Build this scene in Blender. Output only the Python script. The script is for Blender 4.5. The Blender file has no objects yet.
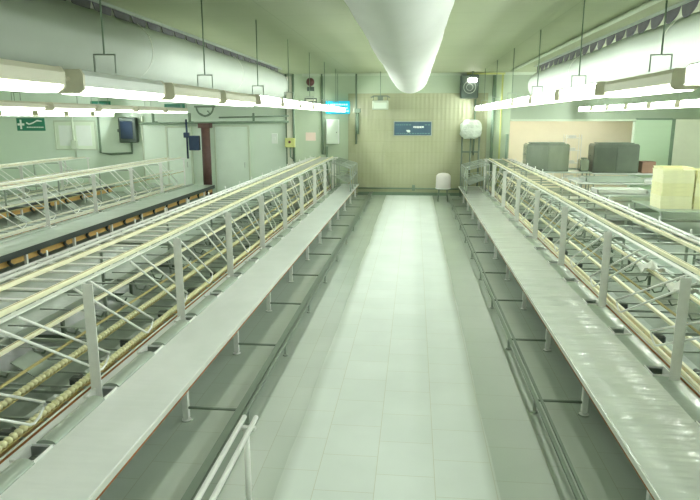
import bpy, math, random
from math import sin, cos, pi, sqrt
from mathutils import Vector, Matrix
random.seed(7)
C = bpy.context.scene.collection
ORD = ['first','second','third','fourth','fifth','sixth','seventh','eighth','ninth','tenth','eleventh','twelfth',
       'thirteenth','fourteenth','fifteenth','sixteenth','seventeenth','eighteenth','nineteenth','twentieth']

# ------------------------------------------------------------------ materials
def newmat(name):
    m = bpy.data.materials.new(name); m.use_nodes = True
    nt = m.node_tree; b = nt.nodes['Principled BSDF']
    return m, nt, b

def mat(name, col, rough=.5, metal=0., noise=.06, scale=(3,3,3), bump=0., bscale=None, spec=.5, coat=0.):
    """plain procedural material: colour with a soft mottling, optional bump"""
    m, nt, b = newmat(name)
    N = nt.nodes; L = nt.links
    tc = N.new('ShaderNodeTexCoord'); mp = N.new('ShaderNodeMapping'); mp.inputs['Scale'].default_value = scale
    L.new(tc.outputs['Object'], mp.inputs['Vector'])
    nz = N.new('ShaderNodeTexNoise'); nz.inputs['Scale'].default_value = 1.; nz.inputs['Detail'].default_value = 4.
    L.new(mp.outputs['Vector'], nz.inputs['Vector'])
    mx = N.new('ShaderNodeMix'); mx.data_type = 'RGBA'
    mx.inputs['A'].default_value = (*[c*(1-noise*1.6) for c in col], 1)
    mx.inputs['B'].default_value = (*[min(1, c*(1+noise)) for c in col], 1)
    L.new(nz.outputs['Fac'], mx.inputs['Factor']); L.new(mx.outputs['Result'], b.inputs['Base Color'])
    b.inputs['Roughness'].default_value = rough; b.inputs['Metallic'].default_value = metal
    b.inputs['Specular IOR Level'].default_value = spec
    b.inputs['Coat Weight'].default_value = coat
    if bump:
        n2 = N.new('ShaderNodeTexNoise'); n2.inputs['Scale'].default_value = 1.; n2.inputs['Detail'].default_value = 3.
        m2 = N.new('ShaderNodeMapping'); m2.inputs['Scale'].default_value = bscale or scale
        L.new(tc.outputs['Object'], m2.inputs['Vector']); L.new(m2.outputs['Vector'], n2.inputs['Vector'])
        bp = N.new('ShaderNodeBump'); bp.inputs['Strength'].default_value = bump; bp.inputs['Distance'].default_value = .05
        L.new(n2.outputs['Fac'], bp.inputs['Height']); L.new(bp.outputs['Normal'], b.inputs['Normal'])
    return m

def emit(name, col, s):
    m, nt, b = newmat(name)
    b.inputs['Base Color'].default_value = (*col, 1)
    b.inputs['Emission Color'].default_value = (*col, 1); b.inputs['Emission Strength'].default_value = s
    return m

def floor_mat():
    m, nt, b = newmat('floor_tiles'); N = nt.nodes; L = nt.links
    tc = N.new('ShaderNodeTexCoord')
    mp = N.new('ShaderNodeMapping'); mp.inputs['Rotation'].default_value = (0,0,pi/2); mp.inputs['Location'].default_value = (.06,.27,0)
    L.new(tc.outputs['Object'], mp.inputs['Vector'])
    br = N.new('ShaderNodeTexBrick'); br.offset = .5
    for k, v in dict(Scale=1., **{'Mortar Size': .003, 'Mortar Smooth': .2, 'Brick Width': .56, 'Row Height': .5, 'Bias': 0.}).items():
        br.inputs[k].default_value = v
    br.inputs['Color1'].default_value = (1,1,1,1); br.inputs['Color2'].default_value = (.96,.97,.96,1); br.inputs['Mortar'].default_value = (.80,.76,.66,1)
    L.new(mp.outputs['Vector'], br.inputs['Vector'])
    # lamp-lit aisle strip painted into the tile colour, sides shaded and glossier
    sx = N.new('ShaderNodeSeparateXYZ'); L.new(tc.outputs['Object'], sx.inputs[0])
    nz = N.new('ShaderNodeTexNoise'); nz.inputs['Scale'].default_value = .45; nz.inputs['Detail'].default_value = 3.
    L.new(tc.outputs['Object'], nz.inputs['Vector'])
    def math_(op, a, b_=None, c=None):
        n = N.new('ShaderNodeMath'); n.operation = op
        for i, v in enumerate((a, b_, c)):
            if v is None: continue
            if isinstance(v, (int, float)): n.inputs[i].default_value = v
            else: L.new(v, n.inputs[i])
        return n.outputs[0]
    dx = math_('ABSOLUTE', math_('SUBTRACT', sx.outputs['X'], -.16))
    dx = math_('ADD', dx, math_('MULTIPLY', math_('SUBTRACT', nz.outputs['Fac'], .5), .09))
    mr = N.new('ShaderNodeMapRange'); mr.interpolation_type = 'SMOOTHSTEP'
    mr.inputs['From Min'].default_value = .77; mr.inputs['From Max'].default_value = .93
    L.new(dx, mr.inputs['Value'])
    side_shade = mr.outputs['Result']
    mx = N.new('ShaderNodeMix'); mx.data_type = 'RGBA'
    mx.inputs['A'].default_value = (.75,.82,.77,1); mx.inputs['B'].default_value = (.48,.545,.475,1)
    L.new(side_shade, mx.inputs['Factor'])
    n3 = N.new('ShaderNodeTexNoise'); n3.inputs['Scale'].default_value = 1.3; n3.inputs['Detail'].default_value = 5.
    L.new(tc.outputs['Object'], n3.inputs['Vector'])
    r3 = N.new('ShaderNodeMapRange'); r3.inputs['To Min'].default_value = .88; r3.inputs['To Max'].default_value = 1.08
    L.new(n3.outputs['Fac'], r3.inputs['Value'])
    mul = N.new('ShaderNodeMix'); mul.data_type = 'RGBA'; mul.blend_type = 'MULTIPLY'; mul.inputs['Factor'].default_value = 1
    L.new(mx.outputs['Result'], mul.inputs['A']); L.new(br.outputs['Color'], mul.inputs['B'])
    mul2 = N.new('ShaderNodeVectorMath'); mul2.operation = 'SCALE'
    L.new(mul.outputs['Result'], mul2.inputs[0]); L.new(r3.outputs['Result'], mul2.inputs['Scale'])
    L.new(mul2.outputs['Vector'], b.inputs['Base Color'])
    L.new(math_('SUBTRACT', .5, math_('MULTIPLY', side_shade, .24)), b.inputs['Roughness'])
    bp = N.new('ShaderNodeBump'); bp.inputs['Strength'].default_value = .15; bp.inputs['Distance'].default_value = .01
    L.new(n3.outputs['Fac'], bp.inputs['Height']); L.new(bp.outputs['Normal'], b.inputs['Normal'])
    return m

def ribbed(name, col, pitch, rough, ribs=.4, hline=0.):
    """glossy cladding with vertical ribs and faint horizontal joints"""
    m, nt, b = newmat(name); N = nt.nodes; L = nt.links
    tc = N.new('ShaderNodeTexCoord'); nz = N.new('ShaderNodeTexNoise'); nz.inputs['Scale'].default_value = .8; nz.inputs['Detail'].default_value = 5
    L.new(tc.outputs['Object'], nz.inputs['Vector'])
    mx = N.new('ShaderNodeMix'); mx.data_type = 'RGBA'
    mx.inputs['A'].default_value = (*[c*.8 for c in col],1); mx.inputs['B'].default_value = (*[min(1,c*1.12) for c in col],1)
    L.new(nz.outputs['Fac'], mx.inputs['Factor'])
    wv = N.new('ShaderNodeTexWave'); wv.bands_direction = 'X'; wv.inputs['Scale'].default_value = 2*pi/pitch/20.; wv.inputs['Distortion'].default_value = .6; wv.inputs['Detail'].default_value = 2
    L.new(tc.outputs['Object'], wv.inputs['Vector'])
    br = N.new('ShaderNodeTexBrick'); br.offset = 0
    for k, v in {'Scale':1., 'Mortar Size':.006, 'Brick Width':1.15, 'Row Height':.42}.items(): br.inputs[k].default_value = v
    br.inputs['Color1'].default_value = (1,1,1,1); br.inputs['Color2'].default_value = (.94,.94,.9,1); br.inputs['Mortar'].default_value = (.8,.82,.76,1)
    mp = N.new('ShaderNodeMapping'); mp.inputs['Rotation'].default_value = (pi/2,0,0); L.new(tc.outputs['Object'], mp.inputs['Vector']); L.new(mp.outputs['Vector'], br.inputs['Vector'])
    mul = N.new('ShaderNodeMix'); mul.data_type = 'RGBA'; mul.blend_type = 'MULTIPLY'; mul.inputs['Factor'].default_value = hline
    L.new(mx.outputs['Result'], mul.inputs['A']); L.new(br.outputs['Color'], mul.inputs['B'])
    L.new(mul.outputs['Result'], b.inputs['Base Color'])
    b.inputs['Roughness'].default_value = rough
    bp = N.new('ShaderNodeBump'); bp.inputs['Strength'].default_value = ribs; bp.inputs['Distance'].default_value = .02
    L.new(wv.outputs['Fac'], bp.inputs['Height']); L.new(bp.outputs['Normal'], b.inputs['Normal'])
    return m

M = dict(
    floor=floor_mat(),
    ceiling=mat('ceiling_paint', (.38,.43,.27), .55, noise=.06, scale=(.6,.6,.6)),
    wall=mat('wall_paint', (.72,.84,.71), .45, noise=.07, scale=(.5,.5,.5)),
    wall_mid=mat('wall_paint_darker', (.50,.60,.44), .45, noise=.10, scale=(.8,.8,.8)),  # darker, more mottled tone for the middle of the back wall
    wall_lintel=mat('wall_paint_grey', (.36,.43,.32), .5, noise=.08, scale=(.6,.6,.6)),
    wall_side=mat('wall_side_paint', (.76,.86,.70), .5, noise=.05, scale=(.5,.5,.5)),
    tiles=ribbed('glossy_cladding', (.44,.46,.30), .16, .22, .22, .7),
    cream_wall=mat('cream_wall', (.95,.91,.76), .5, noise=.03),
    green_panel=mat('green_panel', (.50,.64,.46), .4, noise=.05, scale=(.5,.5,6)),
    grey_wall=mat('grey_wall', (.74,.75,.62), .5, noise=.06),
    steel=mat('brushed_steel', (.70,.78,.72), .34, .75, noise=.12, scale=(1.5,4,1.5), bump=.25, bscale=(.8,2.2,.8)),
    top=mat('stainless_worktop', (.88,.95,.91), .30, .2, noise=.10, scale=(2.,1.2,1), bump=.35, bscale=(.6,3.2,1)),
    top_r=mat('stainless_worktop_crumpled', (.86,.93,.87), .24, .35, noise=.12, scale=(1.2,4.,1), bump=1.0, bscale=(.9,3.0,1)),
    post=mat('galvanised_post', (.84,.86,.82), .42, .1, noise=.10, scale=(9,9,9)),
    rod=mat('bright_rod', (.90,.93,.88), .3, .2, noise=.05),
    rail_dark=mat('dark_bar', (.17,.22,.17), .45, .4, noise=.12),
    rail_grey=mat('grey_bar', (.40,.46,.40), .4, .5, noise=.1),
    cream=mat('cream_plastic', (.96,.94,.68), .4, noise=.05, scale=(6,6,6)),
    cream_pale=mat('pale_plastic', (.72,.74,.58), .4, noise=.1, scale=(6,6,6)),
    chain=mat('cream_chain', (.95,.90,.55), .42, noise=.12, scale=(30,30,30)),
    groove=mat('brown_groove', (.42,.36,.14), .6, noise=.1),
    whitebar=mat('white_bar', (.86,.90,.84), .35, noise=.03),
    rust=mat('rusty_strip', (.42,.16,.05), .7, noise=.35, scale=(9,6,9)),
    wood=mat('ochre_board', (.62,.38,.11), .6, noise=.22, scale=(3,4,3)),
    black=mat('black_bracket', (.03,.04,.035), .5, noise=.1),
    dark=mat('dark_block', (.10,.12,.11), .4, noise=.15, scale=(8,8,8)),
    sheet=mat('drip_tray_sheet', (.40,.47,.40), .4, .35, noise=.2, scale=(4,2,4), bump=.4, bscale=(2,3,2)),
    duct2=mat('duct_fabric_dim_left', (.43,.48,.42), .75, noise=.08, scale=(1.5,.8,1.5), bump=.25, bscale=(2,1.2,2)),  # same duct fabric, colour darkened to offset strong lamplight on the left duct
    duct3=mat('duct_fabric_dim_right', (.56,.62,.55), .75, noise=.08, scale=(1.5,.8,1.5), bump=.25, bscale=(2,1.2,2)),  # same duct fabric, colour darkened less, for lamplight on the right duct
    duct=mat('duct_fabric', (.90,.93,.88), .75, noise=.06, scale=(1.5,.8,1.5), bump=.25, bscale=(2,1.2,2)),  # centre duct, colour lightened in place of light bounced off the floor
    seam=mat('duct_seam', (.82,.85,.78), .7, noise=.03),
    loop=mat('dark_webbing', (.10,.10,.11), .6, noise=.2, scale=(8,8,8)),
    housing=mat('beige_housing', (.80,.77,.62), .4, noise=.03),
    housing_w=mat('white_housing', (.80,.84,.80), .35, noise=.03),
    lamp=emit('lamp_glow', (.95,1.,.965), 165.),
    lamp_dim=emit('lamp_glow_soft', (.98,1.,.90), 8.),
    pan_glow=emit('glowing_pan', (.97,1.,.92), 3.6),  # glow added to the solid pan to brighten the worktops below
    lamp_box=emit('lamp_glow_box', (1.,.97,.86), 11.),
    white=mat('white_paint', (.84,.90,.84), .4, noise=.03),
    door=mat('door_paint', (.74,.86,.74), .4, noise=.04),
    column=mat('rusty_column', (.10,.05,.04), .6, noise=.3, scale=(6,6,6)),
    pipe_g=mat('green_pipe', (.18,.26,.18), .5, noise=.12),
    pipe_y=mat('yellow_green_pipe', (.62,.66,.25), .5, noise=.08),
    pipe_l=mat('pale_pipe', (.58,.66,.52), .45, noise=.06),
    sign_g=mat('sign_green', (.03,.22,.13), .4, noise=.04),
    sign_w=mat('sign_white', (.85,.92,.86), .5, noise=.02),
    sign_b=mat('sign_blue', (.06,.12,.17), .35, noise=.15, scale=(5,5,5)),
    sign_t=mat('sign_teal', (.14,.27,.26), .4, noise=.1),
    cyan=emit('sign_cyan', (.01,.55,.75), .55),
    cyan_w=emit('sign_letters', (.55,.95,1.), 1.1),
    paper=mat('paper', (.74,.84,.72), .6, noise=.04),
    pink=mat('pink_notice', (.82,.66,.56), .6, noise=.04),
    red=mat('red_alarm', (.10,.035,.03), .4, noise=.1),
    box_dark=mat('dark_cabinet', (.07,.10,.08), .4, .2, noise=.2, scale=(6,6,6)),
    screen=mat('dark_glass', (.03,.05,.09), .15, noise=.1),
    bag=mat('plastic_wrap', (.74,.82,.72), .18, noise=.1, scale=(7,7,7), bump=1., bscale=(9,9,9)),
    bucket=mat('pinkish_bucket', (.74,.70,.68), .35, noise=.05),
    tray=mat('yellow_tray', (.88,.86,.52), .45, noise=.06, scale=(5,5,5)),
    tray2=mat('pale_yellow_tray', (.92,.91,.62), .45, noise=.06, scale=(5,5,5)),
    hood=mat('steel_hood', (.36,.41,.34), .22, .7, noise=.3, scale=(3,3,1.2), bump=.5, bscale=(3,3,1)),
    hood_d=mat('dull_steel_hood', (.15,.18,.14), .4, .5, noise=.25, scale=(2,2,2), bump=.3, bscale=(2,2,1)),
    rag=mat('white_rag', (.93,.95,.90), .8, noise=.03),
    brown=mat('brown_carton', (.30,.18,.12), .7, noise=.2),
)

# ------------------------------------------------------------------ mesh building
class MB:
    def __init__(s): s.v = []; s.f = []; s.sm = []; s.mi = []
    def add(s, vs, fs, smooth=False, mi=0):
        o = len(s.v); s.v += [tuple(v) for v in vs]
        for f in fs: s.f.append(tuple(i+o for i in f)); s.sm.append(smooth); s.mi.append(mi)
        return s
    def box(s, x0, x1, y0, y1, z0, z1, bev=0., mi=0):
        if x0 > x1: x0, x1 = x1, x0
        if y0 > y1: y0, y1 = y1, y0
        if z0 > z1: z0, z1 = z1, z0
        if bev <= 0:
            vs = [(x,y,z) for z in (z0,z1) for x, y in ((x0,y0),(x1,y0),(x1,y1),(x0,y1))]
            return s.add(vs, [(3,2,1,0),(4,5,6,7),(0,1,5,4),(1,2,6,5),(2,3,7,6),(3,0,4,7)], mi=mi)
        b = min(bev, (x1-x0)*.45, (y1-y0)*.45, (z1-z0)*.45)
        rings = []
        for z, i in ((z0,b),(z0+b,0),(z1-b,0),(z1,b)):
            X0, X1, Y0, Y1 = x0+i, x1-i, y0+i, y1-i
            c = b if i == 0 else b*.4
            rings.append([(X0+c,Y0,z),(X1-c,Y0,z),(X1,Y0+c,z),(X1,Y1-c,z),(X1-c,Y1,z),(X0+c,Y1,z),(X0,Y1-c,z),(X0,Y0+c,z)])
        vs = [p for r in rings for p in r]; fs = [tuple(range(7,-1,-1)), tuple(range(24,32))]
        for k in range(3):
            for j in range(8):
                a, c = k*8+j, k*8+(j+1)%8
                fs.append((a, c, c+8, a+8))
        return s.add(vs, fs, mi=mi)
    def tube(s, pts, r, n=8, closed=False, mi=0, caps=True):
        P = [Vector(p) for p in pts]; k = len(P); rings = []
        up = None
        for i, p in enumerate(P):
            if closed: d = (P[(i+1)%k]-P[i-1])
            else: d = (P[min(i+1,k-1)]-P[max(i-1,0)])
            d.normalize()
            if up is None or abs(up.dot(d)) > .95: up = Vector((0,0,1)) if abs(d.z) < .9 else Vector((0,1,0))
            a = d.cross(up).normalized(); b = a.cross(d).normalized(); up = b
            rr = r[i] if isinstance(r, (list,tuple)) else r
            rings.append([p + a*(rr*cos(2*pi*j/n)) + b*(rr*sin(2*pi*j/n)) for j in range(n)])
        vs = [q for R_ in rings for q in R_]; fs = []
        m = k if closed else k-1
        for i in range(m):
            for j in range(n):
                a0 = i*n+j; a1 = i*n+(j+1)%n; b0 = ((i+1)%k)*n+j; b1 = ((i+1)%k)*n+(j+1)%n
                fs.append((a0,b0,b1,a1))
        s.add(vs, fs, True, mi)
        if caps and not closed:
            o = len(s.v)-len(vs)
            s.f.append(tuple(o+j for j in range(n))); s.sm.append(False); s.mi.append(mi)
            s.f.append(tuple(o+(k-1)*n+j for j in range(n-1,-1,-1))); s.sm.append(False); s.mi.append(mi)
        return s
    def prism(s, prof, y0, y1, mi=0, smooth=False):
        """profile in xz swept along y"""
        n = len(prof); vs = [(x,y0,z) for x,z in prof]+[(x,y1,z) for x,z in prof]
        return s.add(vs, [tuple(range(n)), tuple(range(2*n-1,n-1,-1))], False, mi).add(
            vs, [(j,j+n,(j+1)%n+n,(j+1)%n) for j in range(n)], smooth, mi)
    def mesh(s, name, *mats):
        me = bpy.data.meshes.new(name); me.from_pydata(s.v, [], s.f)
        me.polygons.foreach_set('use_smooth', s.sm); me.polygons.foreach_set('material_index', s.mi)
        for m in mats: me.materials.append(m)
        me.update(); return me

def put(name, me, parent=None, loc=(0,0,0), rot=(0,0,0), label=None):
    o = bpy.data.objects.new(name, me); C.objects.link(o); o.location = loc; o.rotation_euler = rot
    if parent is not None: o.parent = parent
    if label: o['label'] = label
    return o
def tag(o, label, cat, group=None, kind=None):
    o['label'] = label; o['category'] = cat
    if group: o['group'] = group
    if kind: o['kind'] = kind
    return o
def thing(name, label, cat, loc=(0,0,0), group=None, rot=(0,0,0)):
    return tag(put(name, None, None, loc, rot), label, cat, group)
def struct(name, mb, *mats, parent=None, loc=(0,0,0)):
    o = put(name, mb.mesh(name, *mats), parent, loc)
    if parent is None: o['kind'] = 'structure'
    return o
def copy_tree(src, loc, label=None):
    r = src.copy(); C.objects.link(r); r.location = loc
    if label: r['label'] = label
    for ch in list(src.children):
        c = ch.copy(); C.objects.link(c); c.parent = r
        for g in list(ch.children):
            d = g.copy(); C.objects.link(d); d.parent = c
    return r

# ------------------------------------------------------------------ camera
F, VX, VY, H = 620., 415., 118., 3.0
a_, b_ = (VX-350)/F, (250-VY)/F
n_ = sqrt(a_*a_+b_*b_+1)
Yc = Vector((a_, b_, 1))/n_
th = math.atan(b_)
Zc = Vector((0, cos(th), -sin(th)))
Xc = Vector((Yc.y*Zc.z-Yc.z*Zc.y, Yc.z*Zc.x-Yc.x*Zc.z, Yc.x*Zc.y-Yc.y*Zc.x))
if Xc.x < 0: Xc = -Xc
# camera axes in world: right, up, forward
right = Vector((Xc.x, Yc.x, Zc.x)); upv = Vector((Xc.y, Yc.y, Zc.y)); fwd = Vector((Xc.z, Yc.z, Zc.z))
cd = bpy.data.cameras.new('camera'); cam = bpy.data.objects.new('camera', cd); C.objects.link(cam)
cd.sensor_fit = 'HORIZONTAL'; cd.sensor_width = 36.; cd.lens = F/700*36.; cd.clip_start = .05; cd.clip_end = 200
cam.matrix_world = Matrix(((right.x, upv.x, -fwd.x, 0), (right.y, upv.y, -fwd.y, 0), (right.z, upv.z, -fwd.z, H), (0,0,0,1)))
bpy.context.scene.camera = cam

# ------------------------------------------------------------------ room shell
YW, ZC = 24.7, 4.68
XL, XR, YB = -18.5, 13.5, -4.5
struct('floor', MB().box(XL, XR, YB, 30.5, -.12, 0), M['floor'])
def ceiling_joints(m):
    nt = m.node_tree; N = nt.nodes; L = nt.links; b = N['Principled BSDF']
    src = b.inputs['Base Color'].links[0].from_socket
    tc = N.new('ShaderNodeTexCoord'); br = N.new('ShaderNodeTexBrick'); br.offset = 0
    for k, v in {'Scale':1., 'Mortar Size':.010, 'Mortar Smooth':.3, 'Brick Width':2.4, 'Row Height':1.2}.items(): br.inputs[k].default_value = v
    br.inputs['Color1'].default_value = (1,1,1,1); br.inputs['Color2'].default_value = (.96,.97,.95,1); br.inputs['Mortar'].default_value = (.80,.82,.76,1)
    L.new(tc.outputs['Object'], br.inputs['Vector'])
    mu = N.new('ShaderNodeMix'); mu.data_type = 'RGBA'; mu.blend_type = 'MULTIPLY'; mu.inputs['Factor'].default_value = 1
    L.new(src, mu.inputs['A']); L.new(br.outputs['Color'], mu.inputs['B']); L.new(mu.outputs['Result'], b.inputs['Base Color'])
ceiling_joints(M['ceiling'])
struct('ceiling', MB().box(XL, XR, YB, YW+.2, ZC, ZC+.15), M['ceiling'])
struct('wall_left', MB().box(XL-.2, XL, YB, 30.5, 0, ZC), M['wall_side'])
struct('wall_right', MB().box(XR, XR+.2, YB, 30.5, 0, ZC), M['wall_side'])
struct('wall_rear', MB().box(XL, XR, YB-.2, YB, 0, ZC), M['wall_side'])
OX0, OX1, OZ = 3.62, 8.2, 2.88
w = MB(); w.box(XL, -5.1, YW, YW+.2, 0, ZC); w.box(OX1, XR, YW, YW+.2, 0, OZ)
wf = struct('wall_back', w, M['wall'])
struct('wall_back_middle', MB().box(-5.1, OX0, YW, YW+.2, 0, ZC), M['wall_mid'])
struct('wall_lintel', MB().box(OX0, OX1, YW, YW+.2, OZ, ZC).box(OX1, XR, YW, YW+.2, OZ, ZC), M['wall_lintel'])
struct('wall_panel_tiled', MB().box(-2.6, 2.75, YW-.05, YW, 0, 3.93), M['tiles'])
struct('trim_ceiling', MB().box(-4.4, 12, YW-.09, YW-.0, ZC-.09, ZC-.001), M['pipe_l'])
struct('baseboard_back', MB().box(-2.2, 2.6, YW-.09, YW-.05, 0, .12), M['pipe_g'])
# recess behind the opening
struct('wall_recess_back', MB().box(OX0-.4, OX1+3, 28.0, 28.15, 0, OZ+.5), M['cream_wall'])
struct('wall_recess_left', MB().box(OX0-.55, OX0-.4, YW+.2, 28.0, 0, OZ+.5), M['cream_wall'])
struct('wall_recess_right', MB().box(OX1+3, OX1+3.15, YW+.2, 28.0, 0, OZ+.5), M['cream_wall'])
struct('ceiling_recess', MB().box(OX0-.5, OX1+3.1, YW+.2, 28.1, OZ+.5, OZ+.65), M['cream_wall'])
struct('wall_panel_green', MB().box(OX1+.02, 9.5, YW-.10, YW, 0, 2.93), M['green_panel'])
struct('trim_green_edge', MB().box(9.5, 9.62, YW-.12, YW, 0, 2.97).box(OX1+.02, 9.5, YW-.12, YW, 2.93, 2.99), M['pipe_g'])
struct('wall_panel_grey', MB().box(9.62, 13.4, YW-.16, YW, 0, 2.95), M['grey_wall'])
struct('trim_lintel', MB().box(OX0, 13.4, YW-.09, YW, OZ+.0, OZ+.07), M['pipe_l'])
# left wall pilaster / panels
struct('wall_panel_pale', MB().box(-10.95, -10.0, YW-.12, YW, 0, 2.75).box(-10.0, -9.2, YW-.08, YW, 0, 2.7), M['wall'])
struct('trim_corner', MB().box(-11.02, -10.95, YW-.14, YW, 0, 3.1), M['pipe_l'])
struct('column_pale', MB().box(-5.0, -4.72, YW-.22, YW, 0, ZC-.1), M['grey_wall'])

def door(name, x0, x1, z1, lab):
    d = struct(name, MB().box(x0, x1, YW-.10, YW-.01, .02, z1, .01), M['door'])
    put('door_frame', MB().box(x0-.06, x0, YW-.13, YW, 0, z1+.06).box(x1, x1+.06, YW-.13, YW, 0, z1+.06).box(x0, x1, YW-.13, YW, z1, z1+.06).mesh('door_frame', M['pipe_l']), d)
    put('door_handle', MB().tube([(x1-.15, YW-.1, 1.25), (x1-.15, YW-.16, 1.25), (x1-.15, YW-.16, 1.05), (x1-.15, YW-.1, 1.05)], .012).mesh('door_handle', M['rail_grey']), d)
    return d
door('door_1', -7.95, -6.62, 2.66, '')
door('door_2', -9.95, -9.0, 2.62, '')

# ------------------------------------------------------------------ production lines
TZ = .45
def work_table(s, tf, post, y0, y1, slots, legs, footx, lab, topmat, apron=False, rim=True):
    """s=-1/1 side, tf front edge |x|, post |x|; stainless bench along one side of the aisle"""
    t = thing('work_table', lab, 'work table', (s*tf, y0, 0))
    X = lambda d: s*d                      # local x, d measured outwards from front edge
    L_ = y1-y0; W = post-tf
    b = MB()
    b.box(X(0), X(W-.17), 0, L_, TZ-.022, TZ, .004)
    ys = [q-y0 for q in slots if y0+.3 < q < y1-.3]
    cur = 0.
    segs = []
    for q in ys:
        segs.append((cur, q-.17)); cur = q+.10
    segs.append((cur, L_))
    for (a, c) in segs: b.box(X(W-.17), X(W+.02), a, c, TZ-.022, TZ)
    b.box(X(W+.02), X(W+.07), 0, L_, TZ-.022, TZ)
    put('worktop', b.mesh('worktop', topmat), t)
    put('front_lip', MB().box(X(-.012), X(.0), 0, L_, TZ-(.05 if not apron else .13), TZ-.002).mesh('front_lip', M['rod'] if not apron else M['black']), t)
    r = MB()
    for (a, c) in segs:
        n = 8
        hh = .042 if rim else .008
        prof = [(X(W-.10)+.085*cos(pi*k/n), TZ-.004+hh*sin(pi*k/n)) for k in range(n+1)]
        r.prism(prof, a+.005, c-.005, smooth=True)
    put('rounded_rim', r.mesh('rounded_rim', M['sheet']), t)
    sl = MB(); sl.box(-.10, .10, -.15, .09, TZ-.10, TZ-.095)
    sl.box(-.10,-.09,-.15,.09,TZ-.095,TZ+.022).box(.09,.10,-.15,.09,TZ-.095,TZ+.022).box(-.10,.10,-.16,-.15,TZ-.095,TZ+.022)
    sl.box(-.09,.09,-.15,.09,TZ-.10,TZ-.09, mi=1)
    sm = sl.mesh('drain_slot', M['post'], M['dark'])
    for q in ys: put('drain_slot', sm, t, (X(W-.08), q-.02, 0))
    e = MB().box(X(.004), X(.03), 0, L_, TZ-.09, TZ-.0225)
    put('edge_strip', e.mesh('edge_strip', M['rust'] if not apron else M['black']), t, label='rust-brown strip under the front lip' if not apron else 'black front edge beam')
    lm = MB(); lm.box(-.028, .028, -.028, .028, .03, TZ-.023); lm.tube([(0,0,0),(0,0,.012)], .05, 12); lm.tube([(0,0,.01),(0,0,.04)], .018, 8)
    lme = lm.mesh('leg', M['post'])
    ft = MB().tube([(0,0,0),(0,0,.010)], .056, 12).mesh('foot_plate', M['rail_grey'])
    for q in legs:
        if y0 < q < y1:
            put('foot_plate', ft, put('leg', lme, t, (X(.07), q-y0, 0)))
            put('foot_plate', ft, put('leg', lme, t, (X(W-.1), q-y0, 0)))
    if apron:
        put('front_board', MB().box(X(.10), X(.14), 0, L_, .17, TZ-.05).mesh('front_board', M['wood']), t, label='ochre board below the tabletop')
        bm = MB()
        pts = [(X(.015),0,TZ-.12),(X(.02),0,TZ-.14),(X(.06),.04,TZ-.2),(X(.08),.13,TZ-.26),(X(.09),.2,TZ-.30)]
        bm.tube(pts, .034, 7)
        bme = bm.mesh('bracket', M['black'])
        q = .5
        while q < L_-.3:
            put('bracket', bme, t, (0, q, 0)); q += .98
    if footx is not None:
        fx = s*footx - s*tf
        put('foot_rail', MB().box(fx-.018, fx+.018, .2, L_-.1, .145, .175, .004).mesh('foot_rail', M['rail_dark']), t)
        put('foot_rail', MB().box(fx+s*(.05 if s > 0 else .035), fx+s*(.08 if s > 0 else .12), .2, L_-.1, .130, .152, .004).mesh('foot_rail', M['rail_dark']), t, label='darker inner foot rail')
        cb = MB().box(fx, X(.07), -.014, .014, .128, .150, .003).mesh('crossbar', M['rail_dark'])
        fm = MB(); fm.box(-.015,.015,-.015,.015,.02,.146); fm.tube([(0,0,0),(0,0,.022)], .035, 10)
        fme = fm.mesh('foot', M['rail_grey'])
        for q in legs:
            if y0+.2 < q < y1:
                put('crossbar', cb, t, (0, q-y0, 0)); put('foot', fme, t, (fx, q-y0, 0))
    return t

def beads(b, x, y0, y1, z, pitch, r, mi=0):
    n = int((y1-y0)/pitch)
    for i in range(n):
        y = y0+i*pitch
        vs = []; k = 6
        for (dy, rr) in ((0, r*.62), (pitch*.18, r), (pitch*.62, r), (pitch*.8, r*.62)):
            for j in range(k):
                a = 2*pi*j/k+.3; vs.append((x+rr*1.2*cos(a), y+dy, z+rr*sin(a)))
        fs = []
        for q in range(3):
            for j in range(k):
                fs.append((q*k+j, (q+1)*k+j, (q+1)*k+(j+1)%k, q*k+(j+1)%k))
        b.add(vs, fs, True, mi)

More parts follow.
